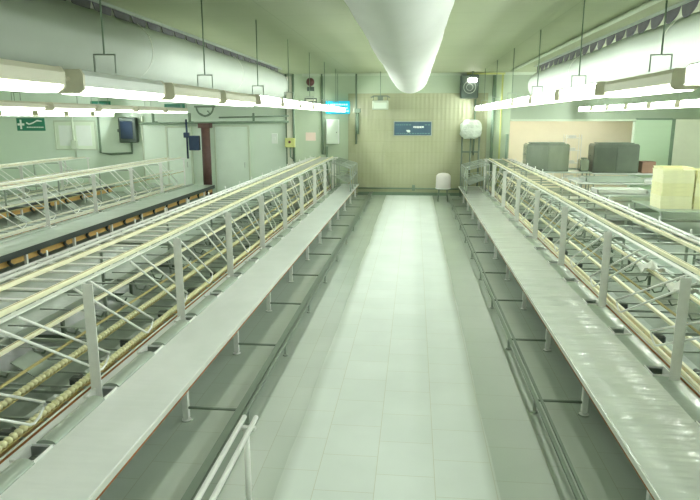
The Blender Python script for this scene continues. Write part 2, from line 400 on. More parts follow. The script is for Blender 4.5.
def rack(s, post, y0, y1, posts, lab, rods_from=None, beaded=True, detail=1, rodlen=1.5, cream='cream', step=.33, rm_=None):
    """open conveyor frame: posts, ladder tiers of cream rails, diagonal rods"""
    t = thing('conveyor_rack', lab, 'conveyor rack', (s*post, y0, 0))
    X = lambda d: s*d; L_ = y1-y0
    # posts: angle plates
    pm = MB().box(-.05, .05, -.006, .006, TZ-.12, 1.50).box(X(.044), X(.052), -.006, .05, TZ-.12, 1.50).box(-.05,.05,-.03,.03,TZ-.135,TZ-.115).mesh('post', M['post'])
    rm = MB().box(-.018, .018, -.015, .015, 0, 1.46).mesh('rear_post', M['rail_grey'])
    cm = MB()
    for z in (1.42, .93, .40): cm.box(X(.0), X(1.03), -.012, .012, z-.02, z+.01)
    cme = cm.mesh('cross_beam', M['rail_grey'])
    for q in posts:
        if y0 < q < y1:
            put('post', pm, t, (0, q-y0, 0)); put('rear_post', rm, t, (X(1.04), q-y0+.03, 0)); put('cross_beam', cme, t, (0, q-y0+.03, 0))
    def crail(name, d, z, w=.028, h=.022, m=M[cream], g=True, lab2=None):
        b = MB().box(X(d)-w, X(d)+w, 0, L_, z-h, z+h, .006)
        if g: b.box(X(d)-.004, X(d)+.004, .0, L_, z+h-.001, z+h+.002, mi=1)
        put(name, b.mesh(name, m, M['groove']), t, label=lab2)
    crail('top_rail', .22, 1.50, .026); crail('top_rail', .70, 1.50, .025)
    put('side_bar', MB().box(X(.10), X(.16), 0, L_, 1.475, 1.49, .003).mesh('side_bar', M['whitebar']), t, label='pale flat bar beside the front top rail')
    put('outer_tube', MB().tube([(X(.90), 0, 1.49), (X(.90), L_, 1.49)], .022, 8).mesh('outer_tube', M['whitebar']), t, label='white outer tube')
    put('outer_tube', MB().tube([(X(1.06), 0, 1.47), (X(1.06), L_, 1.47)], .024, 8).mesh('outer_tube', M['post']), t, label='grey outer tube')
    put('guide_strip', MB().box(X(.77), X(.80), 0, L_, 1.44, 1.475).mesh('guide_strip', M['wood']), t, label='ochre strip under the tubes')
    # pins on the outer tube
    pin = MB().tube([(0,0,1.47),(0,0,1.56)], .012, 6).mesh('pin', M['whitebar'])
    if detail:
        for q in posts:
            for k in (0, 1.1):
                if y0 < q+k < y1: put('pin', pin, t, (X(1.06), q+k-y0, 0))
    # rungs (top)
    n = min(99, int(L_/step))
    ru = MB().box(X(.20), X(1.06), -.03, .03, 1.458, 1.477, .003).mesh('rung', M[rm_ or 'post'])
    ru2 = MB().box(X(.13), X(1.06), -.013, .013, .432, .452, .003).mesh('lower_rung', M['rail_grey'])
    for i in range(n):
        put('rung', ru, t, (0, .12+i*step, 0))
    if detail:
        mu = MB().tube([(X(.14),0,.965),(X(1.04),0,.965)], .009, 6).mesh('middle_rung', M['rail_grey'])
        hk = MB().tube([(X(.56),0,.97),(X(.52),.01,.86),(X(.44),.02,.84),(X(.40),.02,.90)], .011, 6).mesh('hook', M['rail_dark'])
        for i in range(int(L_/.55)):
            put('middle_rung', mu, t, (0, .2+i*.55, 0)); put('hook', hk, t, (0, .35+i*.55, 0))
    for i in range(min(99, n)):
        put('lower_rung', ru2, t, (0, .3+i*step, 0))
    # middle tier
    crail('middle_rail', .56, 1.0, .024, .02)
    crail('middle_rail', .14, .98, .012, .012, M['groove'], False, 'thin brown middle rail')
    put('middle_bar', MB().box(X(.85), X(.89), 0, L_, .9, .94).mesh('middle_bar', M['rail_grey']), t)
    # lower tier
    for d in (.17, .62):
        b = MB()
        if beaded:
            b.box(X(d)-.022, X(d)+.022, 0, L_, .462, .478, mi=1)
            beads(b, X(d), 0, L_, .505, .066, .03)
            put('roller_chain', b.mesh('roller_chain', M['chain'], M['groove']), t)
        elif d < .3:
            b.box(X(.12)-.016, X(.12)+.016, 0, L_, .47, .51, .004).box(X(.20)-.02, X(.20)+.02, 0, L_, .47, .515, .004)
            put('lower_rail', b.mesh('lower_rail', M[cream]), t)
        else:
            b.box(X(d)-.026, X(d)+.026, 0, L_, .47, .51, .005)
            put('lower_rail', b.mesh('lower_rail', M[cream]), t)
    put('rusty_strip', MB().box(X(.075), X(.10), 0, L_, .415, .445).mesh('rusty_strip', M['rust']), t, label='rusty red-brown strip beside the worktop')
    put('under_board', MB().box(X(.115), X(.27), 0, L_, .395, .41).mesh('under_board', M['wood']), t, label='ochre board under the lower front rail')
    put('guard_bar', MB().tube([(X(.09), 0, .47), (X(.09), L_, .47)], .009, 6).mesh('guard_bar', M['whitebar']), t)
    # drip tray: shallow V of sheet
    b = MB().prism([(X(.14), .34), (X(.6), .26), (X(1.02), .36), (X(1.02), .35), (X(.6), .25), (X(.14), .33)], 0, L_)
    put('drip_tray', b.mesh('drip_tray', M['sheet']), t)
    # sloped baffle sheets between posts
    bf = MB(); 
    bf.add([(X(.70),0,.50),(X(.94),0,.64),(X(.94),.34,.64),(X(.70),.34,.50),(X(.704),0,.492),(X(.946),0,.632),(X(.946),.34,.632),(X(.704),.34,.492)],
           [(0,1,2,3),(7,6,5,4),(0,4,5,1),(1,5,6,2),(2,6,7,3),(3,7,4,0)])
    bme = bf.mesh('baffle_sheet', M['sheet'])
    hb = MB().box(-.07,.07,-.05,.05,.33,.43,.02).tube([(0,-.09,.39),(0,.09,.39)], .03, 10).mesh('roller_block', M['dark'])
    for q in posts:
        for k in (.12, 1.22):
            if y0 < q+k < y1-1:
                put('baffle_sheet', bme, t, (0, q+k-y0, 0))
                put('roller_block', hb, t, (X(.38), q+k-y0+.2, .0))
    # bent wire braces
    rl = rodlen
    g = .17
    A = Vector((0, 0, 1.485)); B = Vector((0, rl, .56)); dr = (B-A).normalized(); nn = Vector((0, .6, 1)).normalized()
    P = [A, A+(B-A)*.5, B-dr*.03, B+dr*.02+Vector((0,.03,.02)), B+Vector((0,.10,.05)), B+Vector((0,g,.07)), A+Vector((0,g+.05,0))]
    P = [A, B-dr*.03, B+Vector((0,.03,.0)), B+Vector((0,.10,.02)), B+Vector((0,.17,.07)), B+Vector((0,.19,.11)), A+Vector((0,.27,0))]
    rod = MB().tube(P, .0125, 6).mesh('bent_rod', M['rod'])
    pitch = posts[1]-posts[0]
    q = posts[0]-pitch
    while q < y1:
        for k in (-.12, pitch/2-.1):
            a = q+k
            if a > y0 and a+rl+.2 < y1: put('bent_rod', rod, t, (X(.06), a-y0, 0))
        q += pitch
    # end frame
    ef = MB()
    for d in (.1, 1.04): ef.box(X(d)-.02, X(d)+.02, L_-.04, L_, .3, 1.5)
    ef.tube([(X(0), L_-.02, 1.47), (X(1.1), L_-.02, 1.47)], .02).tube([(X(.1), L_-.02, 1.0), (X(1.04), L_-.02, 1.0)], .015)
    put('end_frame', ef.mesh('end_frame', M['post']), t)
    return t

def transfer_frame(s, post, W, yend, lab):
    t = thing('transfer_frame', lab, 'transfer frame', (s*post, yend-2.6, TZ+.002)); X = lambda d: s*d
    za, zb = 1.02, .82
    lm = MB().tube([(0,0,0),(0,0,zb)], .022, 6).box(-.04,.04,-.04,.04,0,.006).mesh('leg', M['rail_grey'])
    bm = MB().tube([(X(-.08),0,za),(X(-W),0,zb)], .02, 6).tube([(X(-.08),0,.55),(X(-W),0,.45)], .013, 6).tube([(X(-.08),0,0),(X(-.08),0,za)], .018, 6).mesh('side_frame', M['rail_grey'])
    for yy in (0, .85, 1.7, 2.5):
        put('leg', lm, t, (X(-W), yy, 0)); put('side_frame', bm, t, (0, yy, 0))
    for (d, z) in ((-W, zb), (-W*.55, (za+zb)/2), (-W, .45), (-W*.55, .5)):
        put('rail', MB().tube([(X(d), 0, z), (X(d), 2.5, z)], .02, 6).mesh('rail', M['rail_grey']), t)
    rm = MB().tube([(X(-.08), 0, za+.02), (X(-W), 0, zb+.02)], .010, 6).mesh('roller', M['rail_grey'])
    for i in range(7): put('roller', rm, t, (0, .2+i*.35, 0))
    put('chute', MB().prism([(X(-.2),.50),(X(-W+.1),.30),(X(-W+.1),.29),(X(-.2),.49)], .1, 2.4).mesh('chute', M['sheet']), t)
    return t
transfer_frame(-1, 2.98, .76, 24.4, 'slanted transfer frame standing on the far end of the left table')
transfer_frame(1, 2.62, .82, 24.05, 'slanted transfer frame standing on the far end of the right table')
LP = [5.26-2.22*2+2.22*i for i in range(0, 11)]
LS = sorted([q-.02 for q in LP]+[q+1.11 for q in LP])
LEGL = [5.6-1.82*3+1.82*i for i in range(0, 14)]
work_table(-1, 2.17, 2.98, .4, 24.45, LS, LEGL, 1.6, 'long stainless work table on the left side of the middle aisle', M['top'])
rack(-1, 2.98, .4, 24.45, LP, 'long open conveyor rack with beaded cream chains standing left of the middle aisle', rodlen=1.42)
RP = [6.06-2.46*2+2.46*i for i in range(0, 10)]
RS = sorted([q+.25 for q in RP]+[q+1.48 for q in RP])
LEGR = [6.13-1.82*3+1.82*i for i in range(0, 14)]
work_table(1, 1.73, 2.62, .4, 24.1, RS, LEGR, 1.3, 'long stainless work table with crumpled reflections right of the middle aisle', M['top_r'], rim=False)
rack(1, 2.62, .4, 24.1, RP, 'long open conveyor rack with smooth cream rails standing right of the middle aisle', beaded=False, rodlen=2.0, step=.62, rm_='rail_grey')
P2 = [7.0+2.3*i for i in range(0, 7)]
work_table(-1, 7.72, 8.72, 7.5, 23.5, [q-.02 for q in P2], [7.9+1.82*i for i in range(9)], None,
           'work table with black edge and ochre board, second row to the left', M['steel'], apron=True)
rack(-1, 8.72, 7.5, 23.3, P2, 'open conveyor rack of the second row left, behind the ochre-boarded table', beaded=False, detail=0, cream='cream_pale')
P3 = [12.0+2.3*i for i in range(0, 5)]
work_table(-1, 11.7, 12.6, 11.5, 23.3, [q-.02 for q in P3], [12+1.82*i for i in range(6)], None,
           'pale work table against the far left rack, third row', M['top'], apron=True)
rack(-1, 12.6, 11.5, 23.3, P3, 'open conveyor rack of the third row, farthest left below the first aid sign', beaded=False, detail=0, cream='cream_pale')

# parallel tubes on a stand in the left foreground
t = thing('pipe_stand', 'low stand of two bright parallel tubes beside the left foot rail, foreground', 'stand', (-1.19, 4.22, 0))
for dx in (-.045, .045):
    put('tube', MB().tube([(dx, 0, .79), (dx, -3.3, .79)], .019, 10).mesh('tube', M['rod']), t)
for yy in (-.12, -3.1):
    put('leg', MB().tube([(0, yy, 0), (0, yy, .76)], .024, 10).box(-.07, .07, yy-.02, yy+.02, .755, .775).mesh('leg', M['post']), t)

# ------------------------------------------------------------------ fabric ducts
def duct(x, zc, r, y0, y1, lab, side, seams, loops):
    t = thing('fabric_duct', lab, 'air duct', (x, y0, zc))
    b = MB(); L_ = y1-y0; n = 40; rings = []
    ys = [i*.4 for i in range(int(L_/.4)+1)]
    if L_-ys[-1] > .05: ys.append(L_)
    ys = [(y, 1.) for y in ys[:-1]]+[(L_-.12, .99), (L_-.03, .9), (L_, .72), (L_+.02, .3)]
    vs = []
    for i, (y, k) in enumerate(ys):
        rr = r*k*(1+.010*sin(y*2.1)+.006*sin(y*5.3+1))
        for j in range(n):
            a = 2*pi*j/n
            q = rr*(1+.006*sin(3*a+y*1.3))
            vs.append((q*cos(a), y, q*sin(a)-.012*sin(y*1.1)))
    fs = []
    for i in range(len(ys)-1):
        for j in range(n): fs.append((i*n+j, (i+1)*n+j, (i+1)*n+(j+1)%n, i*n+(j+1)%n))
    b.add(vs, fs, True); b.f.append(tuple((len(ys)-1)*n+j for j in range(n))); b.sm.append(False); b.mi.append(0)
    b.f.append(tuple(range(n-1,-1,-1))); b.sm.append(False); b.mi.append(0)
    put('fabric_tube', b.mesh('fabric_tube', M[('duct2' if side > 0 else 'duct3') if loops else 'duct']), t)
    for q in seams:
        put('seam', MB().tube([((r+.004)*cos(2*pi*j/40), q-y0, (r+.004)*sin(2*pi*j/40)) for j in range(40)], .009, 6, closed=True).mesh('seam', M['seam']), t)
    # dark sagging loops holding the duct below a ceiling rail
    top = ZC-zc
    if loops:
        hr = put('hanging_rail', MB().box(side*.22-.03, side*.22+.03, 0, L_, top-.05, top-.002).mesh('hanging_rail', M['rail_grey']), t)
        lb = MB(); k = 12; w_ = .58
        # a sagging half-moon flap of webbing from the rail down to the duct
        up_ = []; lo = []
        for j in range(k+1):
            u = j/k; y = (u-.5)*w_
            sag = .21*sin(pi*u)**.55
            up_.append((side*.21, y, top-.045)); lo.append((side*(.21+.04*sin(pi*u)), y, top-.05-sag))
        vs = up_+lo+[(x_+side*.012, y_, z_) for x_, y_, z_ in up_]+[(x_+side*.012, y_, z_) for x_, y_, z_ in lo]; m_ = k+1
        fs = []
        for j in range(k):
            fs += [(j, j+1, m_+j+1, m_+j), (3*m_+j, 3*m_+j+1, 2*m_+j+1, 2*m_+j), (m_+j, m_+j+1, 3*m_+j+1, 3*m_+j), (j+1, j, 2*m_+j, 2*m_+j+1)]
        lb.add(vs, fs)
        lme = lb.mesh('hanging_loop', M['loop'])
        q = .5
        while q < L_-.4:
            put('hanging_loop', lme, hr, (0, q, 0)); q += .62
    return t
duct(-.15, 4.16, .50, -3.5, 18.1, 'round fabric air duct hanging below the ceiling over the middle aisle', 1, [3.5], False)
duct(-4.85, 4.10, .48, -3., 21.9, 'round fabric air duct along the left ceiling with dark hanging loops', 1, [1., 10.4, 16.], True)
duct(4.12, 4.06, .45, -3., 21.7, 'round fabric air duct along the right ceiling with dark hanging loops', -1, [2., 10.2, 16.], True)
o = put('ceiling_pipe', MB().tube([(0,0,0),(0,24,0)], .04, 10).mesh('ceiling_pipe', M['pipe_l']), None, (3.35, -1, 4.62))
tag(o, 'pale pipe running along the ceiling beside the right air duct', 'pipe')

# ------------------------------------------------------------------ hanging lights
def fixture_meshes(L_, kind):
    """A/W: slim spine with a fluorescent tube on either side above a solid pan; B: beige box with a shallow lamp below"""
    out = {}
    if kind in 'BW':
        hw = .13
        out['housing'] = MB().prism([(-hw,.02),(hw,.02),(hw,.11),(hw*.8,.15),(-hw*.8,.15),(-hw,.11)], .03, L_-.03).mesh('housing', M['housing' if kind == 'B' else 'housing_w'])
        out['diffuser'] = MB().prism([(-hw*.95,.019),(-hw*.66,-.04),(hw*.66,-.04),(hw*.95,.019)], .05, L_-.05).mesh('diffuser', M['lamp_dim'])
        hp = [(-hw,.0),(-hw*.66,-.034),(hw*.66,-.034),(hw,.0),(hw*1.01,.112),(hw*.82,.155),(-hw*.82,.155),(-hw*1.01,.112)]
    else:
        hh = MB().prism([(-.045,.0),(.045,.0),(.045,.15),(-.045,.15)], .03, L_-.03)
        if kind == 'W': hh.prism([(-.145,.15),(.145,.15),(.12,.22),(-.12,.22)], .03, L_-.03)
        else: hh.prism([(-.13,.15),(.13,.15),(.09,.17),(-.09,.17)], .03, L_-.03)
        out['housing'] = hh.mesh('housing', M['housing_w'])
        out['tray_pan'] = MB().prism([(-.150,-.008),(.150,-.008),(.150,.0),(-.150,.0)], .0, L_).mesh('tray_pan', M['pan_glow'])
        for sg in (-1, 1): out['tube-1' if sg < 0 else 'tube1'] = MB().tube([(sg*.090,.04,.112),(sg*.090,L_-.04,.112)], .0135, 8, caps=False).mesh('tube', M['lamp'])
        zt = .22 if kind == 'W' else .17
        hp = [(-.15,-.008),(.15,-.008),(.15,.13),(.11,zt),(-.11,zt),(-.15,.13)]
    out['end_cap'] = MB().prism(hp, 0, .03).mesh('end_cap', M['housing'])
    return out
def light_row(x, z, y0, pitch, n, kinds, where, first=1):
    gap = .32 if pitch > 2 else .26
    ms = {k: fixture_meshes(pitch-gap, k) for k in 'AWB'}
    grp = 'hanging light fixtures of the '+where
    for i in range(n):
        k = kinds(i)
        nm = {'A': 'deep glowing light fixture, ', 'W': 'white light fixture, ', 'B': 'beige light fixture, '}[k]
        o = thing('light_fixture', nm+ORD[i]+' from the camera end, '+where, 'light fixture', (x, y0+i*pitch, z), grp)
        m_ = ms[k]
        for key, me in m_.items(): put(key.rstrip('-1'), me, o)
        put('end_cap', m_['end_cap'], o, (0, pitch-gap-.03, 0))
        if i < n-1: put('connector', MB().tube([(0,0,.08),(0,gap,.08)], .022, 8).mesh('connector', M['housing']), o, (0, pitch-gap, 0))
def hangers(x, z, ys, where):
    src = None
    for i, y in enumerate(ys):
        lab = 'thin rod hanger with bracket, '+ORD[i]+' along the '+where
        if src is None:
            src = thing('lamp_hanger', lab, 'hanger', (x, y, z), 'rod hangers of the '+where)
            put('rod', MB().tube([(0,0,.33),(0,0,ZC-z)], .009, 6).mesh('rod', M['pipe_g']), src)
            put('bracket', MB().tube([(-.10,0,.165),(-.10,0,.33),(.10,0,.33),(.10,0,.165)], .010, 6).mesh('bracket', M['rail_grey']), src)
        else: copy_tree(src, (x, y, z), lab)
LZ = 3.24
light_row(-2.8, LZ-.01, 4.93-1.95*4, 1.95, 14, lambda i: {4:'W'}.get(i, 'B' if i in (0,2,3,5,6) else 'A'), 'row over the left work table')
light_row(2.4, LZ+.04, 5.99-2.35*4, 2.35, 12, lambda i: 'B' if i in (4,1) else 'A', 'row over the right work table')
hangers(-2.8, LZ-.01, [2.8,5.58,8.33,11.2,13.98,16.8,19.6,22.4], 'row over the left work table')
hangers(2.4, LZ+.04, [3.4,6.65,9.8,13.0,16.3,19.5,22.7], 'row over the right work table')
light_row(6.15, LZ, 22.7-1.8*9, 1.8, 10, lambda i: 'A', 'second row on the right')
hangers(6.15, LZ, [8.2,12.,15.4,18.6,22.], 'second row on the right')
light_row(-8.6, LZ-.03, 5., 2.3, 8, lambda i: 'B', 'second row on the left')
hangers(-8.6, LZ-.03, [6.,9.6,13.,16.4,19.8,23.], 'second row on the left')
light_row(-12.1, 3.07, 10.1, 1.8, 8, lambda i: 'A', 'third row at the far left')
hangers(-12.1, 3.07, [11.,14.6,18.2,21.8,24.1], 'third row at the far left')
light_row(10.2, 3.3, 8., 2.4, 6, lambda i: 'A', 'third row at the far right')
# lights inside the recess
for i, (x0, x1) in enumerate(((3.8, 5.7), (6.1, 8.0))):
    o = thing('light_fixture', 'glowing tube light under the lintel of the cream recess, '+('left' if i == 0 else 'right')+' one', 'light fixture', (x0, YW+1.9, 3.05), 'tube lights in the cream recess')
    put('housing', MB().box(0, x1-x0, -.08, .08, .03, .10, .01).mesh('housing', M['housing']), o)
    put('diffuser', MB().box(.03, x1-x0-.03, -.11, .11, -.05, .03, .01).mesh('diffuser', M['lamp_box']), o)
    put('rod', MB().tube([(.3,0,.1),(.3,0,.33)], .012).tube([(x1-x0-.3,0,.1),(x1-x0-.3,0,.33)], .012).mesh('rod', M['rail_grey']), o)

# ------------------------------------------------------------------ back wall fittings
yb = YW-.05
def vpipe(x, z0, z1, r, m, lab, y=None, cat='pipe', nm='wall_pipe'):
    y = y if y is not None else yb-.06
    o = put(nm, MB().tube([(0,0,z0),(0,0,z1)], r, 8).mesh(nm, m), None, (x, y, 0))
    return tag(o, lab, cat)
Wp = YW-.06
vpipe(-5.05, .9, ZC-.02, .035, M['pipe_g'], 'thin dark green vertical pipe left of the dark red alarm bell', Wp)
vpipe(-4.72, 1.2, ZC-.02, .05, M['pipe_g'], 'thick dark vertical pipe beside the small yellow switch box', Wp-.22)
vpipe(-3.62, 1.6, ZC-.02, .045, M['pipe_g'], 'dark vertical pipe just left of the cyan hanging sign', Wp)
vpipe(-2.28, 2.0, ZC-.02, .035, M['pipe_g'], 'dark vertical conduit with small box right of the cyan sign', yb-.05)
o = put('junction_box', MB().box(-.12,.12,-.07,.0,-.08,.08,.01).tube([(0,-.03,-.9),(0,-.03,-.08)],.06,8).mesh('junction_box', M['pipe_g']), None, (-2.22, yb-.09, 3.28)); tag(o, 'small dark junction box on the conduit right of the cyan sign', 'junction box')
# cyan sign
t = thing('hanging_sign', 'bright cyan illuminated sign hanging at the end of the left light row', 'sign', (-3.0, YW-.12, 3.40))
put('panel', MB().box(-.47,.47,-.03,.03,-.24,.24,.01).mesh('panel', M['cyan']), t)
lt = MB(); random.seed(3)
for row in (.11, -.02, -.14):
    x = -.38 if row < .1 else -.30
    while x < .36:
        w_ = random.choice((.03,.05,.07)); lt.box(x, x+w_, -.036, -.03, row-.028, row+.028); x += w_+.022
put('lettering', lt.mesh('lettering', M['cyan_w']), t)
put('rod', MB().tube([(0,0,.24),(0,0,ZC-3.41)], .010).mesh('rod', M['pipe_g']), t)
# blue sign
t = thing('wall_sign', 'dark blue wall sign with pale blurred lettering on the tiled end wall', 'sign', (-.08, yb, 2.60))
put('panel', MB().box(-.71,.71,-.03,0,-.25,.25,.008).mesh('panel', M['sign_b']), t)
put('frame', MB().box(-.74,-.71,-.04,0,-.28,.28).box(.71,.74,-.04,0,-.28,.28).box(-.71,.71,-.04,0,.25,.28).box(-.71,.71,-.04,0,-.28,-.25).mesh('frame', M['rail_grey']), t)
lt = MB(); lt2 = MB(); random.seed(11)
x = .02
while x < .36:
    w_ = random.choice((.04,.06,.08)); lt.box(x, x+w_, -.036, -.03, .02+random.uniform(-.01,.01), .09); x += w_+.012
lt.prism([(-.26,-.06),(-.20,-.14),(-.12,-.15),(-.08,-.09),(-.14,-.05)], -.036, -.03)
x = -.66
while x < .64:
    w_ = random.choice((.04,.06,.09)); lt2.box(x, x+w_, -.035, -.03, -.21, -.17)
    if not -.1 < x < .4: lt2.box(x, x+w_, -.035, -.03, .12, .16)
    x += w_+.03
put('lettering', lt.mesh('lettering', M['sign_w']), t)
put('lettering', lt2.mesh('pattern', M['sign_t']), t)
# hanging fly killer lamp
t = thing('insect_lamp', 'pale box lamp hanging on a rod in front of the tiled end wall', 'lamp', (-1.30, YW-.9, 3.30))
put('body', MB().box(-.30,.30,-.09,.09,0,.34,.03).mesh('body', M['pipe_l']), t)
put('grille', MB().box(-.24,.24,-.10,-.09,.05,.26).mesh('grille', M['paper']), t)
put('bracket', MB().tube([(-.36,0,.44),(-.26,0,.50),(.26,0,.50),(.36,0,.44)], .022).box(-.1,.1,-.06,.06,.34,.5,.01).tube([(-.26,0,.34),(-.26,0,.5)],.012).tube([(.26,0,.34),(.26,0,.5)],.012).mesh('bracket', M['rail_dark']), t)
put('rod', MB().tube([(0,0,.5),(0,0,ZC-3.30)], .014).mesh('rod', M['pipe_g']), t)
# alarm bell and boxes, left of the sign
t = thing('alarm_bell', 'dark red alarm bell high on the wall right of the left air duct', 'alarm bell', (-4.05, YW-.20, 4.36))
put('dome', MB().tube([(0,0,0),(0,-.08,0),(0,-.15,0),(0,-.19,0)], [.16,.155,.11,.04], 18).mesh('dome', M['red']), t)
put('back_box', MB().box(-.14,.14,0,.06,-.34,-.18,.01).tube([(0,.02,-.18),(0,.02,0)],.03).mesh('back_box', M['box_dark']), t)
o = put('notice_board', MB().box(-.24,.24,-.02,0,-.14,.14).box(-.2,.2,-.03,-.02,-.1,-.03,mi=1).box(-.2,.2,-.03,-.02,.02,.1,mi=1).mesh('notice_board', M['box_dark'], M['grey_wall']), None, (-4.08, YW, 3.62)); tag(o, 'small dark framed plate under the dark red alarm bell', 'notice')
o = put('paper_notice', MB().box(-.2,.2,-.012,0,-.16,.16).mesh('paper_notice', M['pink']), None, (-4.1, YW, 2.28)); tag(o, 'small pinkish paper notice on the wall left of the white cabinet', 'notice')
t = thing('switch_box', 'small yellowish switch box on the thick dark pipe', 'switch box', (-4.86, YW-.34, 2.05))
put('box', MB().box(-.2,.2,-.10,0.03,-.18,.18,.02).mesh('box', M['pipe_y']), t); put('switch', MB().tube([(0,-.10,.03),(0,-.15,.03)], .05, 12).mesh('switch', M['red']), t)
put('conduit', MB().tube([(0,0,-.18),(0,0,-.55),(.1,0,-.62)], .03).mesh('conduit', M['pipe_g']), t)
t = thing('wall_cabinet', 'white box cabinet on the wall below the cyan sign', 'cabinet', (-3.2, YW, 2.0))
put('body', MB().box(-.25,.25,-.24,0,0,.95,.02).mesh('body', M['white']), t); put('door_knob', MB().tube([(.17,-.262,.45),(.17,-.30,.45)], .02, 8).mesh('door_knob', M['rail_dark']), put('door', MB().box(-.23,.23,-.262,-.242,.03,.92,.008).mesh('door', M['paper']), t))
vpipe(-3.45, .3, 1.9, .04, M['pipe_g'], 'short dark pipe below the white wall cabinet', Wp)
o = put('light_switch', MB().box(-.12,.12,-.06,0,-.2,.2,.01).box(-.05,.05,-.08,-.06,-.06,.06,.01).mesh('light_switch', M['white']), None, (-5.55, YW, 2.2)); tag(o, 'small white switch plate left of the thin dark green pipe', 'switch')
# dark fan unit with lamp, right
t = thing('fan_unit', 'dark square fan unit under the ceiling right of the end wall sign', 'fan unit', (2.0, YW-.3, 3.72))
put('case', MB().box(-.33,.33,-.25,.24,0,.86,.03).mesh('case', M['box_dark']), t)
put('grille', MB().tube([(.22*cos(a*pi/12), -.26, .40+.22*sin(a*pi/12)) for a in range(24)], .014, 6, closed=True).tube([(.12*cos(a*pi/8), -.26, .40+.12*sin(a*pi/8)) for a in range(16)], .01, 6, closed=True).mesh('grille', M['rail_grey']), t)
t = thing('spot_lamp', 'small bright white lamp above the dark fan unit', 'lamp', (2.08, YW-.72, 4.38))
put('glass', MB().box(-.17,.17,-.12,.1,-.09,.06,.04).mesh('glass', M['lamp_box']), t); put('rod', MB().tube([(0,0,.05),(0,0,.30)], .03).box(-.1,.1,-.06,.06,.05,.10).mesh('rod', M['rail_dark']), t)
vpipe(2.27, 1.6, 3.7, .035, M['pipe_g'], 'dark vertical pipe below the fan unit', YW-.12)
vpipe(2.95, .6, ZC-.1, .06, M['pipe_g'], 'thick dark vertical pipe right of the fan unit')
vpipe(3.25, .4, ZC-.05, .035, M['pipe_y'], 'thin yellow vertical pipe right of the fan unit')
vpipe(3.52, .4, 2.4, .05, M['pipe_g'], 'short dark pipe beside the opening of the cream recess')
o = put('wall_pipe', MB().tube([(1.9,0,0),(3.3,0,0)], .035).mesh('wall_pipe', M['pipe_y']), None, (0, YW-.32, 4.62)); tag(o, 'thin yellow horizontal pipe under the ceiling above the fan unit', 'pipe')
# wrapped bundle
t = thing('wrapped_machine', 'machine wrapped in crumpled clear plastic at the end of right rack', 'machine', (2.13, YW-.32, 1.6))
b = MB(); n = 18; vs = []; R_ = 9
random.seed(5)
for i in range(R_+1):
    v = i/R_; ph = pi*v
    for j in range(n):
        a = 2*pi*j/n; rr = (abs(sin(ph))**.45)*(1+random.uniform(-.09,.09))
        vs.append((.42*rr*cos(a), .24*rr*sin(a), .98-.36*cos(ph)+random.uniform(-.02,.02)))
fs = [(i*n+j, i*n+(j+1)%n, (i+1)*n+(j+1)%n, (i+1)*n+j) for i in range(R_) for j in range(n)]
b.add(vs, fs); put('plastic_wrap', b.mesh('plastic_wrap', M['bag']), t)
st = MB()
for dx in (-.32, 0, .32): st.tube([(dx,0,-1.6),(dx,0,.7)], .035)
st.box(-.34,.34,-.03,.03,.1,.16); put('stand', st.mesh('stand', M['rail_dark']), t)
# bucket on stand, end of right rail
t = thing('bucket_stand', 'small dark metal stand at far end of the right foot rail', 'stand', (1.08, 23.0, 0))
st = MB()
for dx in (-.18,.18):
    for dy in (-.18,.18): st.tube([(dx,dy,0),(dx*.8,dy*.8,.44)], .018)
st.box(-.2,.2,-.2,.2,.42,.45,.005); put('frame', st.mesh('frame', M['rail_dark']), t)
t = thing('bucket', 'pale pinkish bucket standing on the small dark stand at the far wall', 'bucket', (1.08, 23.0, .452))
bb = put('body', MB().tube([(0,0,0),(0,0,.04),(0,0,.42),(0,0,.50),(0,0,.56),(0,0,.58)], [.24,.27,.265,.25,.18,.08], 24).mesh('body', M['bucket']), t)
put('rim', MB().tube([(.272*cos(2*pi*j/24), .272*sin(2*pi*j/24), .03) for j in range(24)], .014, 6, closed=True).mesh('rim', M['white']), bb)
# wall-base pipe
o = put('base_pipe', MB().tube([(-2.2,0,.28),(2.5,0,.28)], .03).box(-.06,.06,-.05,.04,.2,.42).mesh('base_pipe', M['pipe_g']), None, (0, yb-.12, 0)); tag(o, 'thin dark pipe running along the foot of the tiled end wall', 'pipe')

# ------------------------------------------------------------------ left wall fittings
t = thing('first_aid_sign', 'dark green first aid sign with white cross on the far left wall', 'sign', (-15.8, YW, 2.74))
put('panel', MB().box(-.62,.62,-.03,0,-.26,.26,.008).mesh('panel', M['sign_g']), t)
put('cross', MB().box(-.47,-.39,-.038,-.03,-.19,.19).box(-.58,-.28,-.0385,-.03,-.045,.045).mesh('cross', M['sign_w']), t)
lt = MB(); x = -.18
lt.prism([(-.18,.10),(-.05,.04),(.12,.10),(.3,.19),(.5,.15),(.5,.11),(.28,.12),(.1,.03),(-.08,-.02),(-.2,.04)], -.037, -.03)
while x < .5:
    lt.box(x, x+.05, -.036, -.03, -.14, -.09); x += .075
put('lettering', lt.mesh('lettering', M['sign_w']), t)
t = thing('notice_board', 'pale notice board with paper sheets right of the first aid sign', 'notice board', (-13.9, YW, 2.3))
put('board', MB().box(-.85,.85,-.03,0,-.55,.55,.01).mesh('board', M['wall_side']), t)
put('frame', MB().box(-.9,-.85,-.05,0,-.6,.6).box(.85,.9,-.05,0,-.6,.6).box(-.85,.85,-.05,0,.55,.6).box(-.85,.85,-.05,0,-.6,-.55).mesh('frame', M['pipe_l']), t)
for (x0, x1) in ((-.7,-.1), (.05,.7)): put('paper_sheet', MB().box(x0,x1,-.04,-.03,-.42,.4).mesh('paper_sheet', M['white']), t)
t = thing('wall_machine_box', 'dark electrical box mounted on the left wall below the hanging lights', 'electrical box', (-11.55, YW, 2.52))
put('case', MB().box(-.36,.36,-.28,0,-.5,.5,.03).mesh('case', M['box_dark']), t)
